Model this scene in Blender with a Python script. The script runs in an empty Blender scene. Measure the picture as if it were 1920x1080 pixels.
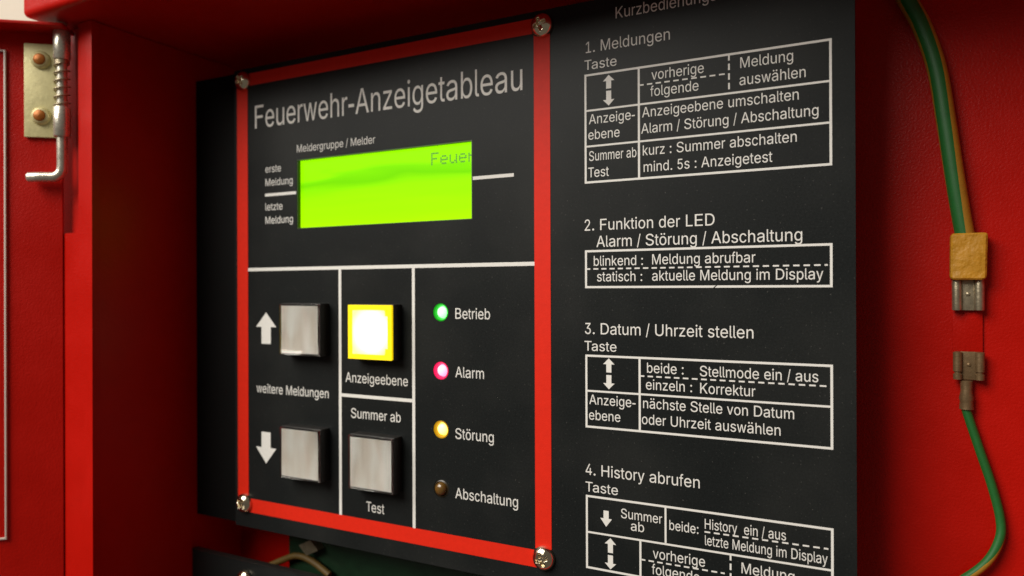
import bpy, bmesh, math, json, random
from mathutils import Vector, Matrix
from mathutils.geometry import delaunay_2d_cdt

random.seed(7)
SC = bpy.context.scene
COL = SC.collection
MM = 0.001
R = math.radians

# ------------------------------------------------------------------ camera
# the display panel is the plane y = 0 (mm), x to the right, z up; the phone
# is held 20 cm in front of the panel's right edge, turned 27.5 deg to the left
def make_camera():
    yaw, pitch, roll = R(27.528), R(0.06), R(-0.192)
    fw = Vector((-math.sin(yaw) * math.cos(pitch), math.cos(yaw) * math.cos(pitch), math.sin(pitch)))
    r = Vector((math.cos(yaw), math.sin(yaw), 0))
    up = r.cross(fw)
    c, s = math.cos(roll), math.sin(roll)
    r, up = c * r + s * up, -s * r + c * up
    cam = bpy.data.cameras.new('phone_camera')
    cam.sensor_width = 36
    cam.lens = 36 * 1365 / 1920
    cam.clip_start = 0.005
    cam.clip_end = 50
    cam.dof.use_dof = True
    cam.dof.focus_distance = 0.205
    cam.dof.aperture_fstop = 13
    o = bpy.data.objects.new('phone_camera', cam)
    m = Matrix((r, up, -fw)).transposed().to_4x4()
    m.translation = Vector((0, -202 * MM, 0))
    o.matrix_world = m
    COL.objects.link(o)
    SC.camera = o
make_camera()

# ------------------------------------------------------------------ light
world = bpy.data.worlds.new('World')
SC.world = world
world.use_nodes = True
bg = world.node_tree.nodes['Background']
bg.inputs[0].default_value = (1.0, 0.90, 0.76, 1)
bg.inputs[1].default_value = 0.10

def lamp(name, loc, target, size, power, color, size_y=None):
    l = bpy.data.lights.new(name, 'AREA')
    l.energy = power
    l.color = color
    l.size = size
    if size_y:
        l.shape = 'RECTANGLE'
        l.size_y = size_y
    o = bpy.data.objects.new(name, l)
    o.location = loc
    o.rotation_euler = (Vector(target) - Vector(loc)).to_track_quat('-Z', 'Y').to_euler()
    COL.objects.link(o)
lamp('ceiling_lamp', (-0.72, -0.93, 0.85), (-0.12, 0, 0), 1.10, 33.5, (1.0, 0.955, 0.87), 0.90)

SC.view_settings.view_transform = 'Standard'
SC.view_settings.look = 'None'
SC.view_settings.gamma = 1
SC.view_settings.exposure = 0.0
SC.view_settings.use_curve_mapping = False

# ------------------------------------------------------------------ materials
def new_mat(name):
    m = bpy.data.materials.new(name)
    m.use_nodes = True
    return m, m.node_tree, m.node_tree.nodes['Principled BSDF']

def mat(name, col, rough=0.5, metal=0.0, bump=None, spec=0.5, coat=0.0, emit=None, estr=0.0, var=0.0, varscale=60, rvar=0.0):
    """bump = (noise scale per metre, strength, distance in metres); var = colour mottling"""
    m, nt, b = new_mat(name)
    b.inputs['Base Color'].default_value = (*col, 1)
    b.inputs['Roughness'].default_value = rough
    b.inputs['Metallic'].default_value = metal
    b.inputs['Specular IOR Level'].default_value = spec
    b.inputs['Coat Weight'].default_value = coat
    b.inputs['Coat Roughness'].default_value = 0.12
    if emit:
        b.inputs['Emission Color'].default_value = (*emit, 1)
        b.inputs['Emission Strength'].default_value = estr
    tc = nt.nodes.new('ShaderNodeTexCoord')
    if bump:
        n = nt.nodes.new('ShaderNodeTexNoise')
        n.inputs['Scale'].default_value = bump[0]
        n.inputs['Detail'].default_value = 3
        nt.links.new(tc.outputs['Object'], n.inputs['Vector'])
        bp = nt.nodes.new('ShaderNodeBump')
        bp.inputs['Strength'].default_value = bump[1]
        bp.inputs['Distance'].default_value = bump[2]
        nt.links.new(n.outputs['Fac'], bp.inputs['Height'])
        nt.links.new(bp.outputs['Normal'], b.inputs['Normal'])
    if var:
        n = nt.nodes.new('ShaderNodeTexNoise')
        n.inputs['Scale'].default_value = varscale
        n.inputs['Detail'].default_value = 6
        n.inputs['Roughness'].default_value = 0.7
        nt.links.new(tc.outputs['Object'], n.inputs['Vector'])
        rp = nt.nodes.new('ShaderNodeMapRange')
        rp.inputs[1].default_value = 0.25
        rp.inputs[2].default_value = 0.75
        rp.inputs[3].default_value = 1 - var
        rp.inputs[4].default_value = 1 + var
        nt.links.new(n.outputs['Fac'], rp.inputs[0])
        mx = nt.nodes.new('ShaderNodeVectorMath')
        mx.operation = 'SCALE'
        mx.inputs[0].default_value = col
        nt.links.new(rp.outputs[0], mx.inputs['Scale'])
        nt.links.new(mx.outputs[0], b.inputs['Base Color'])
        if rvar:
            rr = nt.nodes.new('ShaderNodeMapRange')
            rr.inputs[1].default_value = 0.3
            rr.inputs[2].default_value = 0.7
            rr.inputs[3].default_value = rough - rvar
            rr.inputs[4].default_value = rough + rvar
            nt.links.new(n.outputs['Fac'], rr.inputs[0])
            nt.links.new(rr.outputs[0], b.inputs['Roughness'])
    return m

RED = mat('red_powder_coat', (0.45, 0.0050, 0.0012), 0.36, bump=(1500, 0.6, 0.00018), spec=0.2, var=0.10, varscale=40, rvar=0.06)
PLATE = mat('black_panel_film', (0.0095, 0.0110, 0.0110), 0.40, bump=(3500, 0.12, 0.00006), var=0.30, varscale=1800, spec=0.16, rvar=0.05)
PRINT = mat('white_print', (0.76, 0.74, 0.70), 0.55, var=0.06, varscale=900)
BORDER = mat('red_print', (0.70, 0.020, 0.006), 0.5, spec=0.2, bump=(2600, 0.2, 0.0001), var=0.07, varscale=500)
def dust(m, col, amount, scale):
    """sparse pale specks and faint smears lying on a dark surface"""
    nt = m.node_tree
    b = nt.nodes['Principled BSDF']
    src = b.inputs['Base Color'].links[0].from_socket
    tc = nt.nodes.new('ShaderNodeTexCoord')
    n = nt.nodes.new('ShaderNodeTexNoise')
    n.inputs['Scale'].default_value = scale
    n.inputs['Detail'].default_value = 2
    g = nt.nodes.new('ShaderNodeTexNoise')
    g.inputs['Scale'].default_value = 28
    g.inputs['Detail'].default_value = 4
    nt.links.new(tc.outputs['Object'], n.inputs['Vector'])
    nt.links.new(tc.outputs['Object'], g.inputs['Vector'])
    r = nt.nodes.new('ShaderNodeMapRange')
    r.inputs[1].default_value = 0.66
    r.inputs[2].default_value = 0.80
    r.inputs[4].default_value = amount
    nt.links.new(n.outputs['Fac'], r.inputs[0])
    s = nt.nodes.new('ShaderNodeMapRange')
    s.inputs[1].default_value = 0.45
    s.inputs[2].default_value = 0.75
    s.inputs[4].default_value = 0.022
    nt.links.new(g.outputs['Fac'], s.inputs[0])
    a = nt.nodes.new('ShaderNodeMath')
    nt.links.new(r.outputs[0], a.inputs[0])
    nt.links.new(s.outputs[0], a.inputs[1])
    mx = nt.nodes.new('ShaderNodeMix')
    mx.data_type = 'RGBA'
    mx.inputs[7].default_value = (*col, 1)
    nt.links.new(a.outputs[0], mx.inputs[0])
    nt.links.new(src, mx.inputs[6])
    nt.links.new(mx.outputs[2], b.inputs['Base Color'])
dust(PLATE, (0.42, 0.40, 0.36), 0.14, 1500)
DEEPBLACK = mat('matt_black_shade_scratch', (0.005, 0.005, 0.005), 0.7, spec=0.1, bump=(1800, 0.2, 0.0001))  # black for the painted margin shade and for the scratch
BLACKPL = mat('black_plastic', (0.012, 0.011, 0.010), 0.42, bump=(1800, 0.3, 0.0001))
ZINC = mat('zinc_yellowish', (0.66, 0.59, 0.30), 0.45, metal=0.25, bump=(900, 0.25, 0.0002), var=0.12, varscale=250, rvar=0.1)
STEEL = mat('bright_steel', (0.66, 0.62, 0.52), 0.28, metal=0.7, bump=(500, 0.1, 0.0002), var=0.1, varscale=300, rvar=0.1)
CHROME = mat('screw_chrome', (0.80, 0.70, 0.52), 0.15, metal=1.0, bump=(700, 0.05, 0.0002), var=0.15, varscale=500, rvar=0.08)
COPPER = mat('rust_orange_rivet', (0.42, 0.13, 0.015), 0.45, metal=0.35, var=0.25, varscale=900)
TIN = mat('tinned_brass', (0.42, 0.35, 0.24), 0.38, metal=0.8, bump=(1200, 0.3, 0.0002), var=0.3, varscale=500)
DULLBRASS = mat('dull_brass', (0.20, 0.125, 0.06), 0.45, metal=0.5, bump=(1200, 0.3, 0.0002), var=0.3, varscale=500)
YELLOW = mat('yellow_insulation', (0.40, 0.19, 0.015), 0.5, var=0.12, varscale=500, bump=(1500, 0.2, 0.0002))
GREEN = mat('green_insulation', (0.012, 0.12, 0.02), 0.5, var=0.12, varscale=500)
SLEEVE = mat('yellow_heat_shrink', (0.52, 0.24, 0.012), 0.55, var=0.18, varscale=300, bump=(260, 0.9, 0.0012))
DIMYELLOW = mat('shaded_yellow_insulation', (0.13, 0.075, 0.012), 0.6, var=0.2, varscale=400)  # insulation yellow darkened, shade of the gap put into the colour
PCB = mat('green_board', (0.008, 0.03, 0.012), 0.4, var=0.4, varscale=220)
WALLPAINT = mat('room_paint', (0.52, 0.46, 0.38), 0.8, bump=(300, 0.3, 0.0005))
PAPER = mat('clear_pocket_edge', (0.70, 0.62, 0.55), 0.35)

def diffuser_mat(name, col, emit=None, estr=0.0):
    m, nt, b = new_mat(name)
    b.inputs['Base Color'].default_value = (*col, 1)
    b.inputs['Roughness'].default_value = 0.38
    b.inputs['Coat Weight'].default_value = 1.0
    b.inputs['Coat Roughness'].default_value = 0.14
    tc = nt.nodes.new('ShaderNodeTexCoord')
    mp = nt.nodes.new('ShaderNodeMapping')
    mp.inputs['Scale'].default_value = (210, 210, 75)
    n = nt.nodes.new('ShaderNodeTexNoise')
    n.inputs['Scale'].default_value = 1.0
    n.inputs['Detail'].default_value = 0.6
    nt.links.new(tc.outputs['Object'], mp.inputs['Vector'])
    nt.links.new(mp.outputs[0], n.inputs['Vector'])
    bp = nt.nodes.new('ShaderNodeBump')
    bp.inputs['Strength'].default_value = 1.0
    bp.inputs['Distance'].default_value = 0.0010
    nt.links.new(n.outputs['Fac'], bp.inputs['Height'])
    nt.links.new(bp.outputs['Normal'], b.inputs['Normal'])
    nt.links.new(bp.outputs['Normal'], b.inputs['Coat Normal'])
    sr = nt.nodes.new('ShaderNodeValToRGB')
    sr.color_ramp.elements[0].position, sr.color_ramp.elements[0].color = 0.34, (*[c * 0.86 for c in col], 1)
    sr.color_ramp.elements[1].position, sr.color_ramp.elements[1].color = 0.66, (*[min(0.97, c * k_) for c, k_ in zip(col, (1.05, 1.10, 1.18))], 1)
    nt.links.new(n.outputs['Fac'], sr.inputs[0])
    nt.links.new(sr.outputs[0], b.inputs['Base Color'])
    if emit:
        b.inputs['Emission Color'].default_value = (*emit, 1)
        b.inputs['Emission Strength'].default_value = estr
    return m
DIFF = diffuser_mat('milky_diffuser', (0.95, 0.88, 0.79))
DIFFLIT = diffuser_mat('lit_diffuser', (0.6, 0.58, 0.45), (1.0, 0.93, 0.52), 1.0)
def hotspot(m):
    """the bulb sits behind the middle of the key: white hot centre, yellow edge"""
    nt = m.node_tree
    b = nt.nodes['Principled BSDF']
    tc = nt.nodes.new('ShaderNodeTexCoord')
    sb = nt.nodes.new('ShaderNodeVectorMath')
    sb.operation = 'SUBTRACT'
    sb.inputs[1].default_value = (0.53, 0.5, 0.5)
    ab = nt.nodes.new('ShaderNodeVectorMath')
    ab.operation = 'MULTIPLY'
    ab.inputs[1].default_value = (1, 0, 1)
    p4 = nt.nodes.new('ShaderNodeVectorMath')
    p4.operation = 'LENGTH'
    rp = nt.nodes.new('ShaderNodeValToRGB')
    e = rp.color_ramp.elements
    e[0].position, e[0].color = 0.32, (1.0, 0.92, 0.70, 1)
    e[1].position, e[1].color = 0.62, (0.30, 0.22, 0.004, 1)
    x = rp.color_ramp.elements.new(0.46)
    x.color = (0.75, 0.62, 0.13, 1)
    nt.links.new(tc.outputs['Generated'], sb.inputs[0])
    nt.links.new(sb.outputs[0], ab.inputs[0])
    nt.links.new(ab.outputs[0], p4.inputs[0])
    nt.links.new(p4.outputs['Value'], rp.inputs[0])
    nt.links.new(rp.outputs[0], b.inputs['Emission Color'])
    b.inputs['Emission Strength'].default_value = 5.0
hotspot(DIFFLIT)
CAPCLEAR = mat('smoky_clear_cap', (0.38, 0.33, 0.27), 0.12, coat=0.5)
def clear_mat():
    m, nt, b = new_mat('clear_acrylic')
    b.inputs['Base Color'].default_value = (1.0, 0.99, 0.97, 1)
    b.inputs['Roughness'].default_value = 0.06
    b.inputs['IOR'].default_value = 1.49
    b.inputs['Transmission Weight'].default_value = 1.0
    return m
CLEAR = clear_mat()
CAPLIT = mat('lit_yellow_cap', (0.6, 0.5, 0.02), 0.2, coat=0.5, emit=(1.0, 0.70, 0.0), estr=0.9)

def lcd_mat():
    m, nt, b = new_mat('lcd_backlight')
    b.inputs['Base Color'].default_value = (0.02, 0.05, 0.0, 1)
    b.inputs['Specular IOR Level'].default_value = 0.1
    b.inputs['Roughness'].default_value = 0.25
    tc = nt.nodes.new('ShaderNodeTexCoord')
    mp = nt.nodes.new('ShaderNodeMapping')
    mp.inputs['Scale'].default_value = (17, 17, 150)
    n = nt.nodes.new('ShaderNodeTexNoise')
    n.inputs['Scale'].default_value = 1
    n.inputs['Detail'].default_value = 1.0
    n.inputs['Distortion'].default_value = 0.6
    nt.links.new(tc.outputs['Object'], mp.inputs['Vector'])
    nt.links.new(mp.outputs[0], n.inputs['Vector'])
    # wavy glass reflection painted into the emission: duller band a little above the middle
    sx = nt.nodes.new('ShaderNodeSeparateXYZ')
    nt.links.new(tc.outputs['Generated'], sx.inputs[0])
    ml = nt.nodes.new('ShaderNodeMath')
    ml.operation = 'MULTIPLY_ADD'
    ml.inputs[1].default_value = 0.50
    nt.links.new(n.outputs['Fac'], ml.inputs[0])
    nt.links.new(sx.outputs['Z'], ml.inputs[2])
    rp = nt.nodes.new('ShaderNodeValToRGB')
    el = rp.color_ramp.elements
    el[0].position, el[0].color = 0.30, (0.46, 1.0, 0.0, 1)
    el[1].position, el[1].color = 0.985, (0.34, 1.0, 0.0, 1)
    for ps, cl in ((0.72, (0.36, 1.0, 0.0, 1)), (0.84, (0.19, 0.78, 0.0, 1)), (0.92, (0.23, 0.86, 0.0, 1))):
        q = el.new(ps)
        q.color = cl
    nt.links.new(ml.outputs[0], rp.inputs[0])
    nt.links.new(rp.outputs[0], b.inputs['Emission Color'])
    b.inputs['Emission Strength'].default_value = 1.05
    return m
LCD = lcd_mat()
LCDINK = mat('lcd_dark_dot', (0.01, 0.05, 0.0), 0.5, emit=(0.06, 0.30, 0.0), estr=0.9)
LCDRIM = mat('lcd_window_rim', (0.03, 0.06, 0.01), 0.4)

def led_mats(n, ring, core):
    return (mat(n + '_led_rim', (ring[0] * .3, ring[1] * .3, ring[2] * .3), 0.3, emit=ring, estr=1.0),
            mat(n + '_led_core', (0.5, 0.5, 0.5), 0.3, emit=core, estr=1.0))
LEDM = {'green': led_mats('green', (0.006, 0.34, 0.008), (0.55, 3.2, 0.65)),
        'red': led_mats('red', (0.95, 0.008, 0.10), (3.6, 0.50, 0.80)),
        'yellow': led_mats('yellow', (0.42, 0.22, 0.0), (3.8, 2.1, 0.26)),
        'off': (mat('off_led_rim', (0.03, 0.02, 0.008), 0.35), mat('amber_lens', (0.13, 0.065, 0.012), 0.2, coat=0.6))}

# ------------------------------------------------------------------ builders
def link(o, parent=None):
    COL.objects.link(o)
    if parent is not None:
        o.parent = parent
        if not parent.get('local'):
            p = parent
            off = Vector((0, 0, 0))
            while p is not None:
                off += p.location
                p = p.parent
            o.location = -off
    return o

def mk(name, verts, faces, m, parent=None, label=None, smooth=False, scale=MM):
    me = bpy.data.meshes.new(name)
    me.from_pydata([(x * scale, y * scale, z * scale) for x, y, z in verts], [], faces)
    for mm in (m if isinstance(m, (list, tuple)) else [m]):
        me.materials.append(mm)
    b = bmesh.new()
    b.from_mesh(me)
    bmesh.ops.recalc_face_normals(b, faces=b.faces)
    b.to_mesh(me)
    b.free()
    if smooth:
        me.polygons.foreach_set('use_smooth', [True] * len(me.polygons))
    o = bpy.data.objects.new(name, me)
    if label:
        o['label'] = label
    return link(o, parent)

def mkb(name, b, m, parent=None, label=None, smooth=False):
    bmesh.ops.recalc_face_normals(b, faces=b.faces)
    me = bpy.data.meshes.new(name)
    b.to_mesh(me)
    b.free()
    for mm in (m if isinstance(m, (list, tuple)) else [m]):
        me.materials.append(mm)
    me.transform(Matrix.Scale(MM, 4))
    if smooth:
        me.polygons.foreach_set('use_smooth', [True] * len(me.polygons))
        me.set_sharp_from_angle(angle=R(35))
    o = bpy.data.objects.new(name, me)
    if label:
        o['label'] = label
    return link(o, parent)

def thing(name, label, cat, loc, group=None):
    o = bpy.data.objects.new(name, None)
    o.empty_display_size = 0.01
    o.location = Vector(loc) * MM
    o['label'] = label
    o['category'] = cat
    if group:
        o['group'] = group
    COL.objects.link(o)
    return o

def add_box(b, x0, x1, y0, y1, z0, z1, bev=0.0, seg=2):
    r = bmesh.ops.create_cube(b, size=1)
    vs = r['verts']
    for v in vs:
        v.co = ((x0 + x1) / 2 + v.co.x * (x1 - x0), (y0 + y1) / 2 + v.co.y * (y1 - y0), (z0 + z1) / 2 + v.co.z * (z1 - z0))
    if bev:
        es = list({e for v in vs for e in v.link_edges})
        bmesh.ops.bevel(b, geom=es, offset=bev, segments=seg, affect='EDGES', profile=0.6)

def box(name, x0, x1, y0, y1, z0, z1, m, parent, bev=0.0, label=None, seg=2, smooth=False):
    b = bmesh.new()
    add_box(b, x0, x1, y0, y1, z0, z1, bev, seg)
    return mkb(name, b, m, parent, label, smooth=bool(bev))

def wind(p, polys):
    w = 0
    x, y = p
    for poly in polys:
        n = len(poly)
        for i in range(n):
            x0, y0 = poly[i]
            x1, y1 = poly[(i + 1) % n]
            if (y0 <= y) != (y1 <= y):
                t = (x1 - x0) * (y - y0) / (y1 - y0) + x0
                if t > x:
                    w += 1 if y1 > y0 else -1
    return w

def fill(polys, evenodd=False):
    vs, es = [], []
    for poly in polys:
        k = len(vs)
        n = len(poly)
        vs += [Vector(p) for p in poly]
        es += [(k + i, k + (i + 1) % n) for i in range(n)]
    ov, oe, of = delaunay_2d_cdt(vs, es, [], 0, 1e-6)[:3]
    tris = []
    for t in of:
        c = ((ov[t[0]].x + ov[t[1]].x + ov[t[2]].x) / 3, (ov[t[0]].y + ov[t[1]].y + ov[t[2]].y) / 3)
        w = wind(c, polys)
        if (w % 2 if evenodd else w):
            tris.append(tuple(t))
    return [(v.x, v.y) for v in ov], tris

def prism(name, polys, y0, y1, m, parent, label=None):
    """flat polygon (x, z) with holes, from y0 (front) to y1 (back)"""
    v2, tr = fill(polys, True)
    n = len(v2)
    V = [(x, y0, z) for x, z in v2] + [(x, y1, z) for x, z in v2]
    F = list(tr) + [(c + n, b + n, a + n) for a, b, c in tr]
    k = len(V)
    for poly in polys:
        s = len(V)
        q = len(poly)
        V += [(x, y0, z) for x, z in poly] + [(x, y1, z) for x, z in poly]
        F += [(s + i, s + (i + 1) % q, s + q + (i + 1) % q, s + q + i) for i in range(q)]
    return mk(name, V, F, m, parent, label)

def rect(x0, x1, z0, z1):
    return [(x0, z0), (x1, z0), (x1, z1), (x0, z1)]

def circ(x, z, r, n=32, a0=0):
    return [(x + r * math.cos(a0 + 2 * math.pi * i / n), z + r * math.sin(a0 + 2 * math.pi * i / n)) for i in range(n)]

def sheet(name, polys_list, y, m, parent, label=None):
    """flat print: several closed outlines at one depth"""
    V, F = [], []
    for n, polys in enumerate(polys_list):
        v2, tr = fill(polys)
        k = len(V)
        yy = y - 0.0008 * (n % 24)             # crossing rules never share one plane
        V += [(x, yy, z) for x, z in v2]
        F += [tuple(k + i for i in t) for t in tr]
    return mk(name, V, F, m, parent, label)

def lathe(name, prof, c, m, parent, n=32, label=None, axis='y', smooth=True):
    """profile (radius, along axis) turned about an axis through c"""
    V, F = [], []
    for r, h in prof:
        for i in range(n):
            a = 2 * math.pi * i / n
            if axis == 'y':
                V.append((c[0] + r * math.cos(a), c[1] + h, c[2] + r * math.sin(a)))
            else:
                V.append((c[0] + r * math.cos(a), c[1] + r * math.sin(a), c[2] + h))
    for j in range(len(prof) - 1):
        for i in range(n):
            F.append((j * n + i, j * n + (i + 1) % n, (j + 1) * n + (i + 1) % n, (j + 1) * n + i))
    if prof[0][0] > 1e-4:
        F.append(tuple(range(n)))
    if prof[-1][0] > 1e-4:
        F.append(tuple(range((len(prof) - 1) * n, len(prof) * n)))
    o = mk(name, V, F, m, parent, label, smooth)
    if smooth:
        o.data.set_sharp_from_angle(angle=R(40))
    return o

def spline(pts, sub=8):
    out = []
    P = [Vector(p) for p in pts]
    for i in range(len(P) - 1):
        p0, p1, p2, p3 = P[max(i - 1, 0)], P[i], P[i + 1], P[min(i + 2, len(P) - 1)]
        for j in range(sub):
            t = j / sub
            out.append(0.5 * ((2 * p1) + (p2 - p0) * t + (2 * p0 - 5 * p1 + 4 * p2 - p3) * t * t + (3 * p1 - p0 - 3 * p2 + p3) * t ** 3))
    out.append(P[-1])
    return out

def tube(name, pts, rad, m, parent, n=16, label=None, pick=None, caps=True, twist=None):
    """round tube along points; pick(segment, side) chooses the material slot"""
    V, F, S = [], [], []
    up = Vector((0.3, 1, 0.1)).normalized()
    for i, p in enumerate(pts):
        t = (pts[min(i + 1, len(pts) - 1)] - pts[max(i - 1, 0)]).normalized()
        a = (up - t * up.dot(t)).normalized()
        b = t.cross(a)
        up = a
        r = rad(i / (len(pts) - 1)) if callable(rad) else rad
        for k in range(n):
            w = 2 * math.pi * k / n + (twist(i) if twist else 0)
            q = p + (a * math.cos(w) + b * math.sin(w)) * r
            V.append(tuple(q))
    for i in range(len(pts) - 1):
        for k in range(n):
            F.append((i * n + k, i * n + (k + 1) % n, (i + 1) * n + (k + 1) % n, (i + 1) * n + k))
            S.append(pick(i, k) if pick else 0)
    if caps:
        F.append(tuple(range(n)))
        F.append(tuple(range((len(pts) - 1) * n, len(pts) * n)))
        S += [0, 0]
    o = mk(name, V, F, m, parent, label, True)
    if pick:
        o.data.polygons.foreach_set('material_index', S)
    o.data.set_sharp_from_angle(angle=R(50))
    return o

# ------------------------------------------------------------------ setting
def setting():
    o = mk('wall', [(-1500, 62, -900), (900, 62, -900), (900, 62, 900), (-1500, 62, 900)], [(0, 1, 2, 3)], WALLPAINT)
    o['kind'] = 'structure'
setting()

# ------------------------------------------------------------------ red cabinet
CEIL = 96.4
def cabinet():
    t = thing('cabinet', 'open red powder coated steel cabinet around the black panel', 'cabinet', (-100, 60, -330))
    box('back_wall', -275, 150, 26, 28, -330, 110, RED, t)
    box('side_wall', -275, -252.4, -38.6, 26, -330, CEIL - 0.05, RED, t, 0.8, seg=3)
    box('side_wall', 120, 140, -41, 26, -330, CEIL + 1, RED, t, 0.8, seg=3)
    # top with its deep hood that stands proud of the side flange
    box('hood', -272.5, 140.5, -53.8, 60, CEIL, CEIL + 140, RED, t, 2.6, seg=5)
    box('bottom', -272.5, 140.5, -41, 26, -340, -330.5, RED, t, 0.8)
    # front flange, cut narrow beside the spring hinge
    prism('front_flange', [[(-270.4, -330), (-252.1, -330), (-252.1, CEIL - 0.3), (-259.9, CEIL - 0.3), (-259.9, 22.5), (-260.8, 20.8),
                            (-267.6, 20.8), (-268.7, 20.4), (-269.8, 19.4), (-270.4, 17.8)]], -41.4, -38.5, RED, t)
    md = t.children[-1].modifiers.new('edge', 'BEVEL')
    md.width = 0.0005
    md.segments = 3
    md.limit_method = 'ANGLE'
    md.angle_limit = R(50)
    return t
cabinet()

# ------------------------------------------------------------------ cabinet door, swung open to the left
def door(c):
    """cabinet > door > hinge pieces; built in the door's own frame: x along the leaf, y towards the viewer"""
    M = Matrix.Translation(Vector((-265.07, -43.5, 0)) * MM) @ Matrix.Rotation(R(180 + 38.0), 4, 'Z')
    made = []
    def put(o):
        o.data.transform(M)
        made.append(o)
        return o
    b = bmesh.new()
    add_box(b, 1.7, 320, -4.4, -3.2, -330, 93.6, 0.3)
    add_box(b, -2.0, 320, -4.6, 6.0, 93.5, 94.8, 0.5, 3)
    t = put(mkb('door', b, RED, c, 'red door swung open to the left', smooth=True))
    b = bmesh.new()
    add_box(b, 20.0, 20.6, -3.15, -2.2, -89.5, 86.5, 0.12)
    add_box(b, 20.6, 150, -3.15, -2.2, -89.5, -88.9, 0.12)
    add_box(b, 20.6, 150, -3.15, -2.2, 85.9, 86.5, 0.12)
    put(mkb('pocket_edge', b, PAPER, t, 'pale edge of a document pocket', smooth=True))
    b = bmesh.new()
    add_box(b, 1.9, 13.9, -3.15, -1.9, 55.4, 89.3, 0.35)
    put(mkb('hinge_plate', b, ZINC, t, 'pale yellowish zinc plate of the spring hinge', smooth=True))
    bx = 0.55
    put(lathe('hinge_barrel', [(1.6, 0), (2.6, 0), (2.8, 0.25), (2.8, 10.0), (2.6, 10.25), (1.6, 10.25)], (bx, 0, 83.2), STEEL, t, 28, axis='z'))
    put(lathe('hinge_barrel', [(1.6, 0), (2.6, 0), (2.8, 0.25), (2.8, 10.4), (2.6, 10.65), (1.6, 10.65)], (bx, 0, 55.4), STEEL, t, 28, axis='z'))
    put(lathe('collar', [(1.3, 0), (2.5, 0), (2.5, 1.1), (1.3, 1.1)], (bx, 0, 81.7), TIN, t, 24, axis='z'))
    pin = [Vector((bx, 0, 97.5)), Vector((bx, 0, 80)), Vector((bx, 0, 60)), Vector((bx, 0, 46))]
    for k in range(1, 9):
        a = k / 8 * math.pi / 2
        pin.append(Vector((bx + 3.4 * (1 - math.cos(a)), 0.0, 44.2 - 3.4 * math.sin(a))))
    pin += [Vector((bx + 7, 0, 40.75)), Vector((bx + 11.0, 0, 40.55)), Vector((bx + 11.5, 0, 40.5))]
    put(tube('hinge_pin', pin, lambda q: 1.75 if q < 0.985 else 1.3, STEEL, t, 20, 'bent steel pin of the spring hinge'))
    N = 5.3
    sp = []
    for i in range(int(N * 18) + 1):
        a = 2 * math.pi * i / 18
        sp.append(Vector((bx + 2.35 * math.cos(a), 2.35 * math.sin(a), 66.2 + 15.4 * i / (N * 18))))
    put(tube('spring', sp, 0.36, TIN, t, 8))
    for z in (83.3, 63.0):
        put(lathe('rivet_collar', [(3.3, -1.9), (3.2, -1.3), (2.5, -0.5), (2.1, -0.35), (2.0, -0.7)], (8.2, 0, z), ZINC, t, 28))
        put(lathe('rivet', [(2.05, -0.7), (1.95, -0.2), (1.5, 0.1), (0.0, 0.22)], (8.2, 0, z), COPPER, t, 24, 'orange rivet of the spring hinge'))
door(bpy.data.objects['cabinet'])

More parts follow.
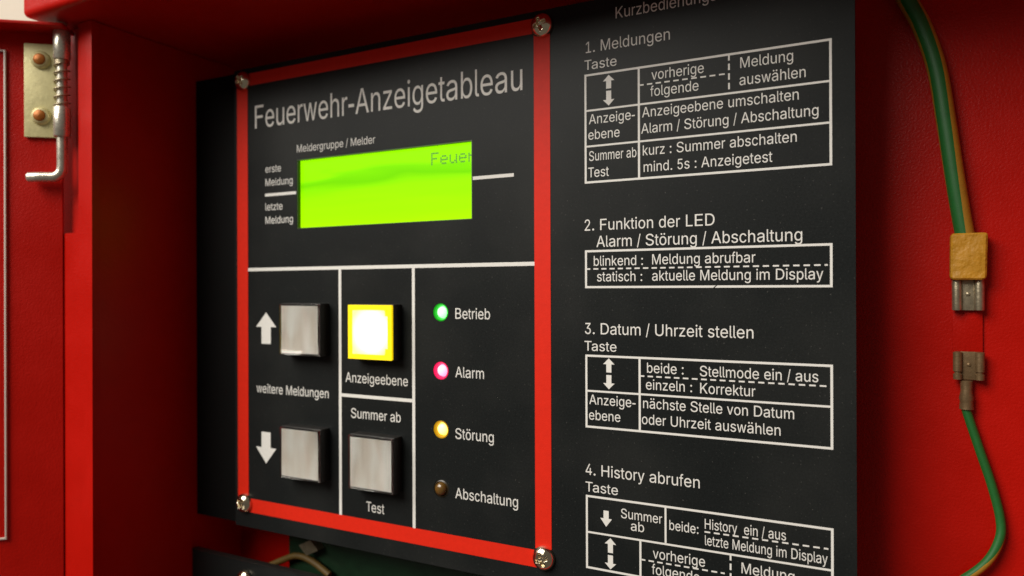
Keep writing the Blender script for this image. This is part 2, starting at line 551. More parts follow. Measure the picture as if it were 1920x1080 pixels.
# ------------------------------------------------------------------ lettering
GL = json.loads(r'''{" ":[188,[]],"-":[453,[[[337,244],[337,188],[114,188],[114,244]]]],".":[188,[[[95,-4],[78,-1],[63,9],[53,24],[50,41],[53,59],[63,73],[78,83],[95,87],[113,83],[128,73],[138,59],[141,41],[138,24],[128,9],[113,-1]]]],"/":[249,[[[235,533],[71,-76],[14,-76],[178,533]]]],"1":[453,[[[76,0],[76,55],[391,55],[391,0]],[[276,509],[276,0],[212,0],[212,448],[209,448],[86,358],[86,427],[198,509]]]],"2":[453,[[[64,0],[64,47],[234,229],[282,282],[299,305],[311,327],[318,348],[320,371],[317,397],[308,419],[293,436],[273,449],[250,457],[224,460],[196,457],[172,447],[153,433],[139,413],[130,390],[127,362],[66,362],[71,405],[86,442],[111,473],[143,496],[182,511],[225,516],[268,511],[306,497],[337,474],[361,445],[376,411],[381,372],[378,345],[371,318],[357,290],[336,259],[306,223],[267,180],[153,60],[153,57],[389,57],[389,0]]]],"3":[453,[[[218,-7],[173,-3],[133,10],[98,30],[70,57],[52,91],[44,132],[109,132],[115,107],[126,87],[144,71],[165,59],[191,52],[219,50],[248,53],[275,61],[297,74],[315,93],[325,116],[329,145],[326,172],[316,196],[299,217],[275,234],[242,244],[201,248],[157,248],[157,299],[288,448],[288,452],[70,452],[70,509],[372,509],[372,461],[211,278],[211,289],[264,288],[308,276],[344,253],[371,222],[387,186],[393,145],[387,103],[370,66],[344,36],[309,12],[266,-2]]]],"4":[453,[[[40,105],[40,158],[247,509],[311,509],[109,166],[109,163],[413,163],[413,105]],[[282,0],[282,121],[282,146],[282,318],[343,318],[343,0]]]],"5":[453,[[[221,-7],[178,-2],[140,11],[108,32],[83,60],[66,93],[60,130],[122,130],[127,108],[138,89],[154,73],[173,60],[196,52],[221,50],[250,53],[276,64],[298,82],[314,104],[324,131],[328,162],[324,193],[314,221],[297,244],[275,262],[248,273],[218,277],[192,275],[167,268],[145,258],[128,246],[67,253],[96,509],[366,509],[366,452],[151,452],[134,301],[136,301],[155,315],[178,325],[203,331],[229,334],[263,330],[294,321],[321,306],[345,285],[364,260],[379,231],[388,199],[391,163],[385,117],[369,76],[343,41],[309,15],[268,-1]]]],":":[188,[[[95,-4],[78,-1],[63,9],[53,24],[50,41],[53,59],[63,73],[78,83],[95,87],[113,83],[128,73],[138,59],[141,41],[138,24],[128,9],[113,-1]],[[95,271],[78,274],[63,284],[53,299],[50,316],[53,334],[63,349],[78,359],[95,362],[113,359],[128,349],[138,334],[141,316],[138,299],[128,284],[113,274]]]],"A":[480,[[[16,0],[201,509],[276,509],[463,0],[395,0],[287,302],[264,372],[232,478],[245,478],[213,371],[191,302],[85,0]],[[110,142],[110,199],[370,199],[370,142]]]],"B":[456,[[[60,0],[60,509],[241,509],[289,504],[329,491],[359,469],[381,442],[394,410],[398,374],[395,344],[387,320],[373,301],[356,286],[336,275],[315,267],[315,262],[339,257],[363,245],[385,227],[402,203],[414,173],[418,136],[413,100],[400,67],[377,39],[344,18],[301,4],[247,0]],[[125,57],[245,57],[296,63],[330,80],[349,105],[355,137],[352,161],[342,184],[327,203],[306,218],[279,228],[248,231],[125,231]],[[125,285],[238,285],[265,288],[288,296],[308,309],[323,326],[333,348],[336,372],[330,403],[313,429],[283,446],[240,452],[125,452]]]],"D":[502,[[[219,0],[96,0],[96,57],[215,57],[272,63],[318,81],[354,110],[379,149],[394,198],[399,255],[394,312],[379,361],[354,399],[320,428],[275,446],[221,452],[93,452],[93,509],[225,509],[294,501],[353,478],[399,441],[433,391],[455,329],[462,255],[455,181],[433,119],[398,68],[351,31],[291,8]],[[125,509],[125,0],[60,0],[60,509]]]],"E":[419,[[[60,0],[60,509],[372,509],[372,452],[125,452],[125,286],[355,286],[355,229],[125,229],[125,57],[375,57],[375,0]]]],"F":[410,[[[60,0],[60,509],[369,509],[369,452],[125,452],[125,278],[346,278],[346,221],[125,221],[125,0]]]],"H":[517,[[[60,0],[60,509],[125,509],[125,289],[392,289],[392,509],[457,509],[457,0],[392,0],[392,232],[125,232],[125,0]]]],"K":[467,[[[104,145],[104,216],[139,261],[174,303],[212,344],[364,509],[448,509],[231,276],[228,276]],[[60,0],[60,509],[125,509],[125,334],[124,225],[125,193],[125,0]],[[372,0],[188,259],[228,309],[449,0]]]],"L":[393,[[[60,0],[60,509],[125,509],[125,57],[361,57],[361,0]]]],"M":[628,[[[60,0],[60,509],[152,509],[277,187],[287,159],[299,123],[311,84],[322,49],[307,49],[318,83],[330,121],[342,158],[352,187],[476,509],[568,509],[568,0],[504,0],[504,291],[504,327],[505,369],[506,413],[507,457],[513,457],[498,409],[482,363],[467,322],[456,291],[342,0],[286,0],[170,291],[159,321],[145,361],[129,408],[112,457],[119,457],[120,416],[121,372],[122,328],[122,291],[122,0]]]],"S":[447,[[[224,-9],[172,-4],[128,9],[91,31],[64,60],[46,96],[38,137],[104,137],[110,110],[123,88],[142,71],[166,59],[194,52],[224,49],[257,52],[286,60],[311,74],[329,92],[341,114],[346,139],[342,161],[332,179],[316,193],[296,205],[272,214],[245,222],[184,239],[128,260],[86,289],[60,326],[52,372],[58,413],[75,448],[102,476],[138,498],[180,511],[227,516],[275,511],[316,498],[351,476],[377,449],[394,415],[401,378],[337,378],[326,412],[302,437],[267,453],[225,459],[194,456],[167,448],[145,435],[129,418],[118,398],[115,376],[119,352],[131,334],[148,319],[169,308],[191,300],[212,293],[264,279],[312,264],[336,252],[359,238],[379,220],[395,198],[405,171],[408,139],[403,99],[386,64],[360,34],[323,11],[278,-4]]]],"T":[449,[[[32,452],[32,509],[417,509],[417,452],[257,452],[257,0],[193,0],[193,452]]]],"U":[517,[[[259,-8],[203,-2],[154,15],[114,43],[85,80],[66,124],[60,173],[60,509],[124,509],[124,178],[128,144],[141,113],[160,87],[187,68],[220,56],[259,52],[298,56],[331,68],[357,87],[377,113],[389,144],[393,178],[393,509],[457,509],[457,173],[451,124],[433,80],[403,43],[363,15],[315,-2]]]],"a":[389,[[[160,-9],[126,-5],[94,5],[68,22],[48,45],[35,73],[30,108],[34,138],[43,161],[58,179],[78,193],[100,203],[125,211],[178,220],[234,227],[252,230],[265,235],[273,243],[276,255],[276,257],[273,279],[267,297],[256,311],[240,322],[220,329],[196,331],[171,329],[149,322],[132,313],[118,301],[107,288],[100,274],[41,291],[57,322],[79,346],[104,364],[133,375],[163,382],[194,384],[215,383],[239,379],[263,372],[286,360],[306,343],[322,320],[333,290],[337,251],[337,0],[277,0],[277,52],[272,52],[264,38],[252,25],[236,12],[215,1],[190,-6]],[[170,45],[202,49],[228,59],[248,74],[263,93],[272,115],[276,138],[276,190],[270,186],[259,182],[231,176],[200,171],[175,168],[154,164],[134,159],[117,150],[103,139],[95,124],[92,105],[94,87],[102,72],[114,61],[130,52],[149,47]]]],"b":[424,[[[229,-8],[198,-5],[172,4],[153,17],[138,31],[118,59],[112,59],[112,0],[53,0],[53,509],[114,509],[114,319],[118,319],[137,346],[152,360],[171,373],[197,381],[229,384],[274,378],[313,361],[345,332],[370,293],[385,245],[390,189],[385,133],[370,84],[346,45],[313,16],[274,-2]],[[220,47],[253,51],[279,66],[301,88],[316,117],[325,151],[328,189],[325,227],[316,261],[301,290],[280,311],[253,325],[220,330],[188,325],[161,312],[140,291],[125,263],[116,229],[113,189],[116,150],[125,115],[140,86],[162,65],[188,51]]]],"c":[396,[[[207,-8],[159,-2],[117,16],[82,46],[56,85],[40,133],[34,187],[40,243],[56,291],[82,330],[117,360],[159,378],[207,384],[234,383],[260,377],[284,368],[305,356],[324,341],[340,322],[353,301],[362,277],[303,262],[298,276],[290,289],[281,301],[270,311],[257,319],[242,325],[226,329],[207,330],[173,325],[145,310],[124,287],[108,258],[99,224],[96,187],[99,151],[108,117],[124,89],[145,66],[173,51],[207,46],[226,48],[243,52],[258,58],[271,66],[282,76],[292,89],[299,102],[304,117],[363,102],[354,78],[341,56],[325,37],[306,21],[285,9],[261,-1],[235,-6]]]],"d":[424,[[[195,-8],[151,-2],[111,16],[79,45],[55,84],[39,133],[34,189],[39,245],[55,293],[79,332],[112,361],[151,378],[196,384],[228,381],[253,373],[272,360],[287,346],[306,319],[311,319],[311,509],[372,509],[372,0],[313,0],[313,59],[307,59],[287,31],[272,17],[252,4],[227,-5]],[[205,47],[236,51],[263,65],[284,86],[299,115],[309,150],[312,189],[309,229],[300,263],[284,291],[263,312],[237,325],[205,330],[172,325],[145,311],[124,290],[108,261],[99,227],[96,189],[99,151],[109,117],[124,88],[145,66],[172,51]]]],"e":[404,[[[212,-8],[161,-2],[117,16],[82,46],[56,85],[40,132],[34,187],[39,242],[55,290],[81,329],[115,359],[157,378],[205,384],[236,382],[266,374],[294,361],[319,341],[341,315],[357,282],[368,242],[371,194],[371,169],[75,169],[75,221],[338,221],[310,202],[307,237],[298,269],[283,294],[263,314],[237,326],[205,330],[173,326],[146,313],[125,294],[109,270],[99,241],[96,211],[96,178],[100,139],[110,106],[128,80],[151,61],[179,50],[212,46],[234,48],[254,53],[271,61],[285,73],[297,88],[306,105],[365,91],[353,63],[335,39],[311,19],[283,4],[249,-5]]]],"f":[254,[[[228,379],[228,327],[6,327],[6,379]],[[81,0],[81,432],[84,461],[96,486],[113,505],[135,519],[161,527],[187,530],[207,529],[222,527],[243,521],[227,468],[215,472],[195,474],[171,470],[154,460],[145,443],[142,419],[142,0]]]],"g":[425,[[[207,-151],[168,-148],[134,-140],[105,-127],[82,-110],[64,-91],[51,-69],[101,-41],[122,-66],[136,-78],[154,-88],[178,-95],[207,-97],[249,-92],[282,-75],[304,-47],[311,-6],[311,68],[306,68],[287,41],[272,28],[252,16],[227,8],[195,5],[152,10],[113,27],[80,53],[55,90],[39,136],[34,191],[39,246],[55,293],[80,332],[112,361],[152,378],[196,384],[228,382],[253,373],[273,360],[288,346],[308,319],[313,319],[313,379],[372,379],[372,-9],[367,-54],[350,-90],[324,-117],[291,-136],[251,-147]],[[205,59],[237,63],[264,75],[285,95],[300,121],[309,154],[312,193],[309,231],[300,264],[285,291],[264,312],[237,325],[205,330],[172,325],[145,312],[124,290],[109,262],[99,229],[96,193],[99,155],[109,123],[124,96],[145,76],[172,63]]]],"h":[410,[[[114,227],[114,0],[53,0],[53,509],[114,509],[114,287],[102,287],[124,332],[152,362],[187,379],[227,384],[264,380],[295,369],[321,349],[341,321],[353,285],[357,240],[357,0],[296,0],[296,235],[290,275],[273,304],[246,323],[210,329],[184,326],[161,317],[141,303],[126,283],[117,257]]]],"i":[167,[[[53,0],[53,379],[114,379],[114,0]],[[84,443],[67,446],[54,455],[44,468],[41,483],[44,499],[54,512],[67,521],[84,524],[100,521],[114,512],[123,499],[126,483],[123,468],[114,455],[100,446]]]],"k":[381,[[[110,137],[110,212],[121,212],[284,379],[360,379],[184,199],[177,199]],[[53,0],[53,509],[114,509],[114,0]],[[294,0],[148,186],[191,229],[372,0]]]],"l":[189,[[[139,-2],[101,3],[74,20],[58,47],[53,84],[53,509],[114,509],[114,99],[115,77],[120,62],[130,54],[146,52],[160,53],[170,54],[181,3],[162,-1]]]],"m":[610,[[[53,0],[53,379],[112,379],[112,295],[108,295],[118,323],[132,346],[151,363],[172,376],[195,384],[219,386],[257,380],[287,361],[309,331],[321,295],[312,295],[322,321],[337,343],[357,361],[381,375],[407,383],[437,386],[468,383],[497,372],[522,354],[541,328],[553,296],[557,255],[557,0],[496,0],[496,254],[490,289],[473,313],[447,326],[419,330],[395,328],[374,320],[358,307],[345,290],[338,270],[335,247],[335,0],[274,0],[274,260],[269,288],[253,311],[229,326],[199,330],[178,328],[158,320],[140,307],[126,289],[117,266],[114,238],[114,0]]]],"n":[410,[[[114,227],[114,0],[53,0],[53,379],[112,379],[112,287],[102,287],[124,332],[152,362],[187,379],[227,384],[264,380],[295,369],[321,349],[341,321],[353,285],[357,240],[357,0],[296,0],[296,235],[290,275],[273,304],[246,323],[210,329],[184,326],[161,317],[141,303],[126,283],[117,257]]]],"o":[415,[[[207,-8],[159,-2],[117,16],[82,46],[56,85],[40,133],[34,187],[40,243],[56,291],[82,330],[117,360],[159,378],[207,384],[256,378],[299,360],[333,330],[359,291],[376,243],[381,187],[376,133],[359,85],[333,46],[299,16],[256,-2]],[[207,46],[242,51],[270,66],[292,89],[307,117],[316,151],[319,187],[316,224],[307,258],[292,287],[270,310],[242,325],[207,330],[173,325],[145,310],[124,287],[108,258],[99,224],[96,187],[99,151],[108,117],[124,89],[145,66],[173,51]]]],"p":[424,[[[53,-143],[53,379],[112,379],[112,319],[118,319],[137,346],[152,360],[171,373],[197,381],[229,384],[274,378],[313,361],[345,332],[370,293],[385,245],[390,189],[385,133],[370,84],[346,45],[313,16],[274,-2],[229,-8],[198,-5],[173,4],[153,17],[138,31],[118,59],[114,59],[114,-143]],[[220,47],[253,51],[279,66],[301,88],[316,117],[325,151],[328,189],[325,227],[316,261],[301,290],[280,311],[253,325],[220,330],[188,325],[161,312],[140,291],[125,263],[116,229],[113,189],[116,150],[125,115],[140,86],[162,65],[188,51]]]],"r":[259,[[[53,0],[53,379],[112,379],[112,321],[115,321],[130,347],[152,367],[181,380],[213,385],[229,384],[243,384],[243,322],[230,324],[207,326],[182,323],[159,315],[140,301],[126,284],[117,262],[114,237],[114,0]]]],"s":[365,[[[182,-8],[145,-5],[112,3],[84,18],[62,38],[45,63],[36,94],[94,107],[105,79],[124,60],[150,49],[181,45],[217,50],[244,62],[262,81],[268,103],[265,121],[254,136],[237,147],[212,155],[149,170],[104,186],[72,208],[53,237],[47,274],[51,305],[65,332],[87,354],[115,370],[149,381],[187,384],[223,381],[254,372],[279,358],[299,339],[314,316],[324,290],[268,277],[258,298],[243,316],[219,328],[187,333],[156,329],[131,317],[114,299],[109,277],[112,258],[124,243],[144,232],[172,223],[229,209],[275,194],[306,171],[325,142],[331,107],[326,75],[312,47],[290,24],[260,6],[223,-5]]]],"t":[227,[[[204,379],[204,327],[6,327],[6,379]],[[65,471],[126,471],[126,98],[128,76],[136,61],[150,53],[170,50],[185,51],[202,54],[213,2],[192,-3],[168,-4],[125,2],[92,21],[72,52],[65,93]]]],"u":[410,[[[182,-5],[146,-1],[115,11],[89,31],[69,59],[57,95],[53,139],[53,379],[114,379],[114,144],[119,105],[137,75],[164,56],[200,50],[226,53],[249,62],[268,77],[283,97],[293,122],[296,153],[296,379],[357,379],[357,0],[298,0],[298,92],[307,92],[286,47],[257,17],[222,0]]]],"v":[389,[[[163,0],[17,379],[84,379],[165,155],[177,121],[187,87],[206,21],[184,21],[203,87],[213,121],[224,155],[305,379],[371,379],[226,0]]]],"w":[567,[[[138,0],[23,379],[87,379],[133,214],[154,137],[175,41],[165,41],[186,135],[206,214],[252,379],[316,379],[362,214],[382,136],[402,41],[391,41],[413,135],[434,214],[480,379],[545,379],[429,0],[368,0],[319,172],[305,225],[291,280],[277,338],[291,338],[277,280],[263,225],[248,172],[199,0]]]],"y":[389,[[[47,-139],[61,-86],[71,-87],[88,-90],[104,-89],[118,-84],[130,-74],[141,-58],[151,-36],[163,-1],[17,379],[84,379],[165,155],[177,121],[187,87],[206,21],[184,21],[202,87],[224,155],[305,379],[371,379],[204,-58],[191,-85],[177,-107],[159,-124],[139,-136],[117,-143],[91,-145],[65,-143]]]],"z":[380,[[[42,0],[42,46],[254,320],[254,323],[48,323],[48,379],[333,379],[333,331],[126,60],[126,56],[339,56],[339,0]]]],"\u00e4":[389,[[[160,-9],[126,-5],[94,5],[68,22],[48,45],[35,73],[30,108],[34,138],[43,161],[58,179],[78,193],[100,203],[125,211],[178,220],[234,227],[252,230],[265,235],[273,243],[276,255],[276,257],[273,279],[267,297],[256,311],[240,322],[220,329],[196,331],[171,329],[149,322],[132,313],[118,301],[107,288],[100,274],[41,291],[57,322],[79,346],[104,364],[133,375],[163,382],[194,384],[215,383],[239,379],[263,372],[286,360],[306,343],[322,320],[333,290],[337,251],[337,0],[277,0],[277,52],[272,52],[264,38],[252,25],[236,12],[215,1],[190,-6]],[[170,45],[202,49],[228,59],[248,74],[263,93],[272,115],[276,138],[276,190],[270,186],[259,182],[231,176],[200,171],[175,168],[154,164],[134,159],[117,150],[103,139],[95,124],[92,105],[94,87],[102,72],[114,61],[130,52],[149,47]],[[261,443],[246,446],[233,455],[224,468],[221,483],[224,499],[233,512],[246,520],[261,523],[277,520],[290,512],[299,499],[301,483],[299,468],[290,455],[277,446]],[[117,443],[102,446],[89,455],[80,468],[77,483],[80,499],[89,512],[102,520],[117,523],[133,520],[146,512],[155,499],[158,483],[155,468],[146,455],[133,446]]]],"\u00f6":[415,[[[207,-8],[159,-2],[117,16],[82,46],[56,85],[40,133],[34,187],[40,243],[56,291],[82,330],[117,360],[159,378],[207,384],[256,378],[299,360],[333,330],[359,291],[376,243],[381,187],[376,133],[359,85],[333,46],[299,16],[256,-2]],[[207,46],[242,51],[270,66],[292,89],[307,117],[316,151],[319,187],[316,224],[307,258],[292,287],[270,310],[242,325],[207,330],[173,325],[145,310],[124,287],[108,258],[99,224],[96,187],[99,151],[108,117],[124,89],[145,66],[173,51]],[[279,443],[264,446],[251,455],[242,468],[239,483],[242,499],[251,512],[264,520],[279,523],[295,520],[308,512],[317,499],[320,483],[317,468],[308,455],[295,446]],[[136,443],[120,446],[107,455],[98,468],[95,483],[98,499],[107,512],[120,520],[136,523],[151,520],[164,512],[173,499],[176,483],[173,468],[164,455],[151,446]]]]}''')
CACHE = {}
def glyph(c):
    if c not in CACHE:
        adv, polys = GL[c]
        CACHE[c] = (adv, *(fill([[tuple(p) for p in q] for q in polys]) if polys else ([], [])))
    return CACHE[c]
CAPH = max(p[1] for p in GL['H'][1][0])
ADV = {c: w for s_, w in (('abdeghnopuäö12345', 556), ('il', 222), ('ft .:/', 278), ('ckvyzs', 500), ('m', 833), ('w', 722), ('r-', 333),
       ('ABEKS', 667), ('DHU', 722), ('FT', 611), ('L', 556), ('M', 833)) for c in s_}
KERN = {'Ta': -52, 'Te': -52}

def text(s, x0, z0, x1, cap, y, m, parent, tag=True):
    """one printed line: starts at x0, ends at x1, baseline z0, capital height cap"""
    pen, V, F = 0, [], []
    for i, c in enumerate(s):
        adv, vs, tr = glyph(c)
        k = len(V)
        q = ADV[c] * CAPH / 716
        f = q / adv
        if c == '-':
            vs, tr = [(35, 155), (298, 155), (298, 220), (35, 220)], [(0, 1, 2, 3)]
            f = q / 333
        V += [(pen + a * f, b) for a, b in vs]
        adv = q
        F += [tuple(k + j for j in t) for t in tr]
        pen += adv + KERN.get(s[i:i + 2], 0)
    lo, hi = min(v[0] for v in V), max(v[0] for v in V)
    sx, sz = (x1 - x0) / (hi - lo), cap / CAPH
    V = [(x0 + (a - lo) * sx, y, z0 + b * sz) for a, b in V]
    return mk('lettering', V, F, m, parent, 'white print reading ' + s if tag else None)

def bar(x0, z0, x1, z1, w):
    """a printed rule from one end to the other, w wide"""
    d = Vector((x1 - x0, z1 - z0)).normalized()
    n = Vector((-d.y, d.x)) * w / 2
    return [[(x0 + n.x, z0 + n.y), (x0 - n.x, z0 - n.y), (x1 - n.x, z1 - n.y), (x1 + n.x, z1 + n.y)]]

def dashes(x0, z0, x1, z1, w, dash=1.55, gap=0.97, first=None):
    L = Vector((x1 - x0, z1 - z0)).length
    d = Vector((x1 - x0, z1 - z0)) / L
    out, p = [], 0.0
    q = first if first is not None else dash
    while p < L - 0.2:
        e = min(p + q, L)
        out.append(bar(x0 + d.x * p, z0 + d.y * p, x0 + d.x * e, z0 + d.y * e, w))
        p = e + gap
        q = dash
    return out

def frame(x0, x1, z0, z1, w):
    return [[rect(x0, x1, z1 - w, z1)], [rect(x0, x1, z0, z0 + w)], [rect(x0, x0 + w, z0 + w, z1 - w)], [rect(x1 - w, x1, z0 + w, z1 - w)]]

def arrow(x, ztip, zend, head, hw, sw):
    """tip at ztip, shaft end at zend, head height, half widths"""
    s = 1 if ztip > zend else -1
    zb = ztip - s * head
    return [[(x, ztip), (x - hw, zb), (x - sw, zb), (x - sw, zend), (x + sw, zend), (x + sw, zb), (x + hw, zb)]]

# ------------------------------------------------------------------ the fire brigade display panel
CAPS = {'t': 8.75, 's': 2.75, 'm': 3.45, 'h': 3.28, 'b': 2.88, 'c': 2.75}
TEXTS = [
    ('panel', 'Feuerwehr-Anzeigetableau', -216.11, 61.69, -101.36, 't'),
    ('panel', 'Meldergruppe / Melder', -194.71, 50.64, -158.58, 's'),
    ('panel', 'erste', -210.72, 44.31, -202.73, 's'),
    ('panel', 'Meldung', -210.68, 39.26, -196.87, 's'),
    ('panel', 'letzte', -210.72, 29.98, -201.98, 's'),
    ('panel', 'Meldung', -210.74, 24.92, -196.79, 's'),
    ('panel', 'weitere Meldungen', -215.62, -39.26, -179.83, 'm'),
    ('panel', 'Anzeigeebene', -172.02, -32.87, -145.05, 'm'),
    ('panel', 'Summer ab', -169.58, -45.37, -148.08, 'm'),
    ('panel', 'Test', -162.94, -77.51, -155.14, 'm'),
    ('panel', 'Betrieb', -126.11, -9.71, -113.16, 'm'),
    ('panel', 'Alarm', -126.18, -28.77, -115.45, 'm'),
    ('panel', 'Störung', -126.26, -48.79, -111.96, 'm'),
    ('panel', 'Abschaltung', -126.33, -68.19, -103.39, 'm'),
    ('panel', 'Kurzbedienungsanleitung', -70.94, 78.58, -25.61, 'h'),
    ('panel', '1. Meldungen', -80.27, 69.88, -54.95, 'h'),
    ('t1', 'Taste', -80.71, 64.87, -70.68, 'b'),
    ('t1', 'vorherige', -60.29, 59.24, -45.54, 'b'),
    ('t1', 'folgende', -60.65, 54.58, -46.99, 'b'),
    ('t1', 'Meldung', -35.84, 59.11, -22.49, 'b'),
    ('t1', 'auswählen', -36.07, 54.48, -19.47, 'b'),
    ('t1', 'Anzeige-', -79.35, 48.65, -65.22, 'b'),
    ('t1', 'ebene', -79.55, 44.07, -69.83, 'b'),
    ('t1', 'Anzeigeebene umschalten', -63.10, 48.87, -21.16, 'b'),
    ('t1', 'Alarm / Störung / Abschaltung', -63.37, 44.23, -16.44, 'b'),
    ('t1', 'Summer ab', -79.35, 37.75, -64.83, 'b'),
    ('t1', 'Test', -79.64, 32.93, -73.19, 'b'),
    ('t1', 'kurz : Summer abschalten', -62.90, 37.97, -21.69, 'b'),
    ('t1', 'mind. 5s : Anzeigetest', -62.68, 33.24, -27.72, 'b'),
    ('panel', '2. Funktion der LED', -80.80, 17.16, -42.78, 'h'),
    ('panel', 'Alarm / Störung / Abschaltung', -77.11, 12.21, -20.44, 'h'),
    ('t2', 'blinkend :', -77.95, 6.69, -62.99, 'b'),
    ('t2', 'Meldung abrufbar', -60.28, 6.80, -32.10, 'b'),
    ('t2', 'statisch :', -76.96, 2.09, -63.22, 'b'),
    ('t2', 'aktuelle Meldung im Display', -60.33, 2.16, -15.45, 'b'),
    ('panel', '3. Datum / Uhrzeit stellen', -80.83, -13.48, -32.67, 'h'),
    ('t3', 'Taste', -80.99, -18.44, -71.03, 'b'),
    ('t3', 'beide :', -61.90, -24.06, -51.43, 'b'),
    ('t3', 'Stellmode ein / aus', -46.93, -24.26, -16.71, 'b'),
    ('t3', 'einzeln :', -62.24, -28.84, -49.09, 'b'),
    ('t3', 'Korrektur', -46.85, -28.97, -32.23, 'b'),
    ('t3', 'Anzeige-', -79.55, -34.26, -65.34, 'b'),
    ('t3', 'ebene', -79.64, -38.81, -69.92, 'b'),
    ('t3', 'nächste Stelle von Datum', -63.09, -34.23, -22.57, 'b'),
    ('t3', 'oder Uhrzeit auswählen', -63.47, -38.81, -25.93, 'b'),
    ('panel', '4. History abrufen', -80.76, -55.24, -47.07, 'h'),
    ('t4', 'Taste', -80.83, -60.18, -70.74, 'b'),
    ('t4', 'Summer', -69.83, -66.57, -57.68, 'c'),
    ('t4', 'ab', -66.86, -69.77, -62.93, 'c'),
    ('t4', 'beide:', -55.59, -67.88, -47.46, 'c'),
    ('t4', 'History  ein / aus', -45.73, -66.14, -24.68, 'c'),
    ('t4', 'letzte Meldung im Display', -45.68, -70.61, -14.68, 'c'),
    ('t4', 'vorherige', -60.37, -76.68, -45.70, 'b'),
    ('t4', 'folgende', -60.68, -81.23, -47.17, 'b'),
    ('t4', 'Meldung', -35.98, -76.62, -22.64, 'b'),
    ('t4', 'auswählen', -36.21, -82.18, -19.51, 'b'),
]
LEDX = -131.5
LEDS = [('green', -7.7), ('red', -26.95), ('yellow', -46.35), ('off', -65.85)]

def phillips_screw(c, parent, rot, r=3.75, h=2.5, label=None):
    V, F = [], []
    NR, NA = 44, 96
    st = lambda v: (lambda t: t * t * (3 - 2 * t))(min(1.0, max(0.0, v)))
    for j in range(NR + 1):
        q = j / NR
        for i in range(NA):
            a = 2 * math.pi * i / NA
            x, z = r * q * math.cos(a), r * q * math.sin(a)
            y = h * math.sqrt(max(0.0, 1 - q ** 2.2))
            u = x * math.cos(rot) + z * math.sin(rot)
            w = -x * math.sin(rot) + z * math.cos(rot)
            d = 0
            for p_, s_ in ((abs(u), abs(w)), (abs(w), abs(u))):
                # distance inside one arm of the cross, its walls slope steeply
                half = 0.62 - 0.16 * s_ / 2.1
                d = max(d, st((half - p_) / 0.22 + 0.5) * st((2.1 - s_) / 0.5 + 0.2))
            V.append((c[0] + x, c[1] - y + d * (1.5 - 0.25 * math.hypot(u, w)), c[2] + z))
    for j in range(NR):
        for i in range(NA):
            F.append((j * NA + i, j * NA + (i + 1) % NA, (j + 1) * NA + (i + 1) % NA, (j + 1) * NA + i))
    o = mk('screw', V, F, CHROME, parent, label, True)
    return o

def button(cx, cz, lit, label, parent, name='push_button'):
    s = 9.5
    # black housing frame
    b = bmesh.new()
    add_box(b, cx - s, cx + s, -4.5, 0.4, cz - s, cz + s, 0.45, 3)
    h = mkb(name, b, BLACKPL, parent, label, smooth=True)
    # cap frame round the diffuser
    i, o = (7.6, 9.25) if lit else (8.45, 9.25)
    if not lit:
        # clear acrylic cover over a milky insert
        b = bmesh.new()
        add_box(b, cx - 9.2, cx + 9.2, -5.6, -4.62, cz - 9.2, cz + 9.2, 0.4, 2)
        mkb('clear_cap', b, CLEAR, h, smooth=True)
        prism('diffuser', [rect(cx - 8.7, cx + 8.7, cz - 8.5, cz + 8.5)], -4.58, -4.3, DIFF, h)
        return h
    prism('cap_frame', [rect(cx - o, cx + o, cz - o, cz + o), rect(cx - i, cx + i, cz - i, cz + i)], -5.35, -4.3, CAPLIT, h)
    md = h.children[-1].modifiers.new('edge', 'BEVEL')
    md.width = 0.00035
    md.segments = 2
    md.limit_method = 'ANGLE'
    # milky diffuser with clipped corners on its right side
    k = 1.3 if lit else 0.02
    i -= 0.05
    if lit:
        box('cap_base', cx - i - 0.3, cx + i + 0.3, -4.8, -4.45, cz - i - 0.3, cz + i + 0.3, CAPLIT, h)
    x0, x1, z0, z1 = cx - i, cx + i, cz - i, cz + i
    pts = [(x0, z0), (x1 - k, z0), (x1 - k, z0 + k * 1.6), (x1, z0 + k * 1.6), (x1, z1 - k * 1.6), (x1 - k, z1 - k * 1.6), (x1 - k, z1), (x0, z1)]
    prism('diffuser', [pts], -5.15, -4.2, DIFFLIT if lit else DIFF, h)
    return h

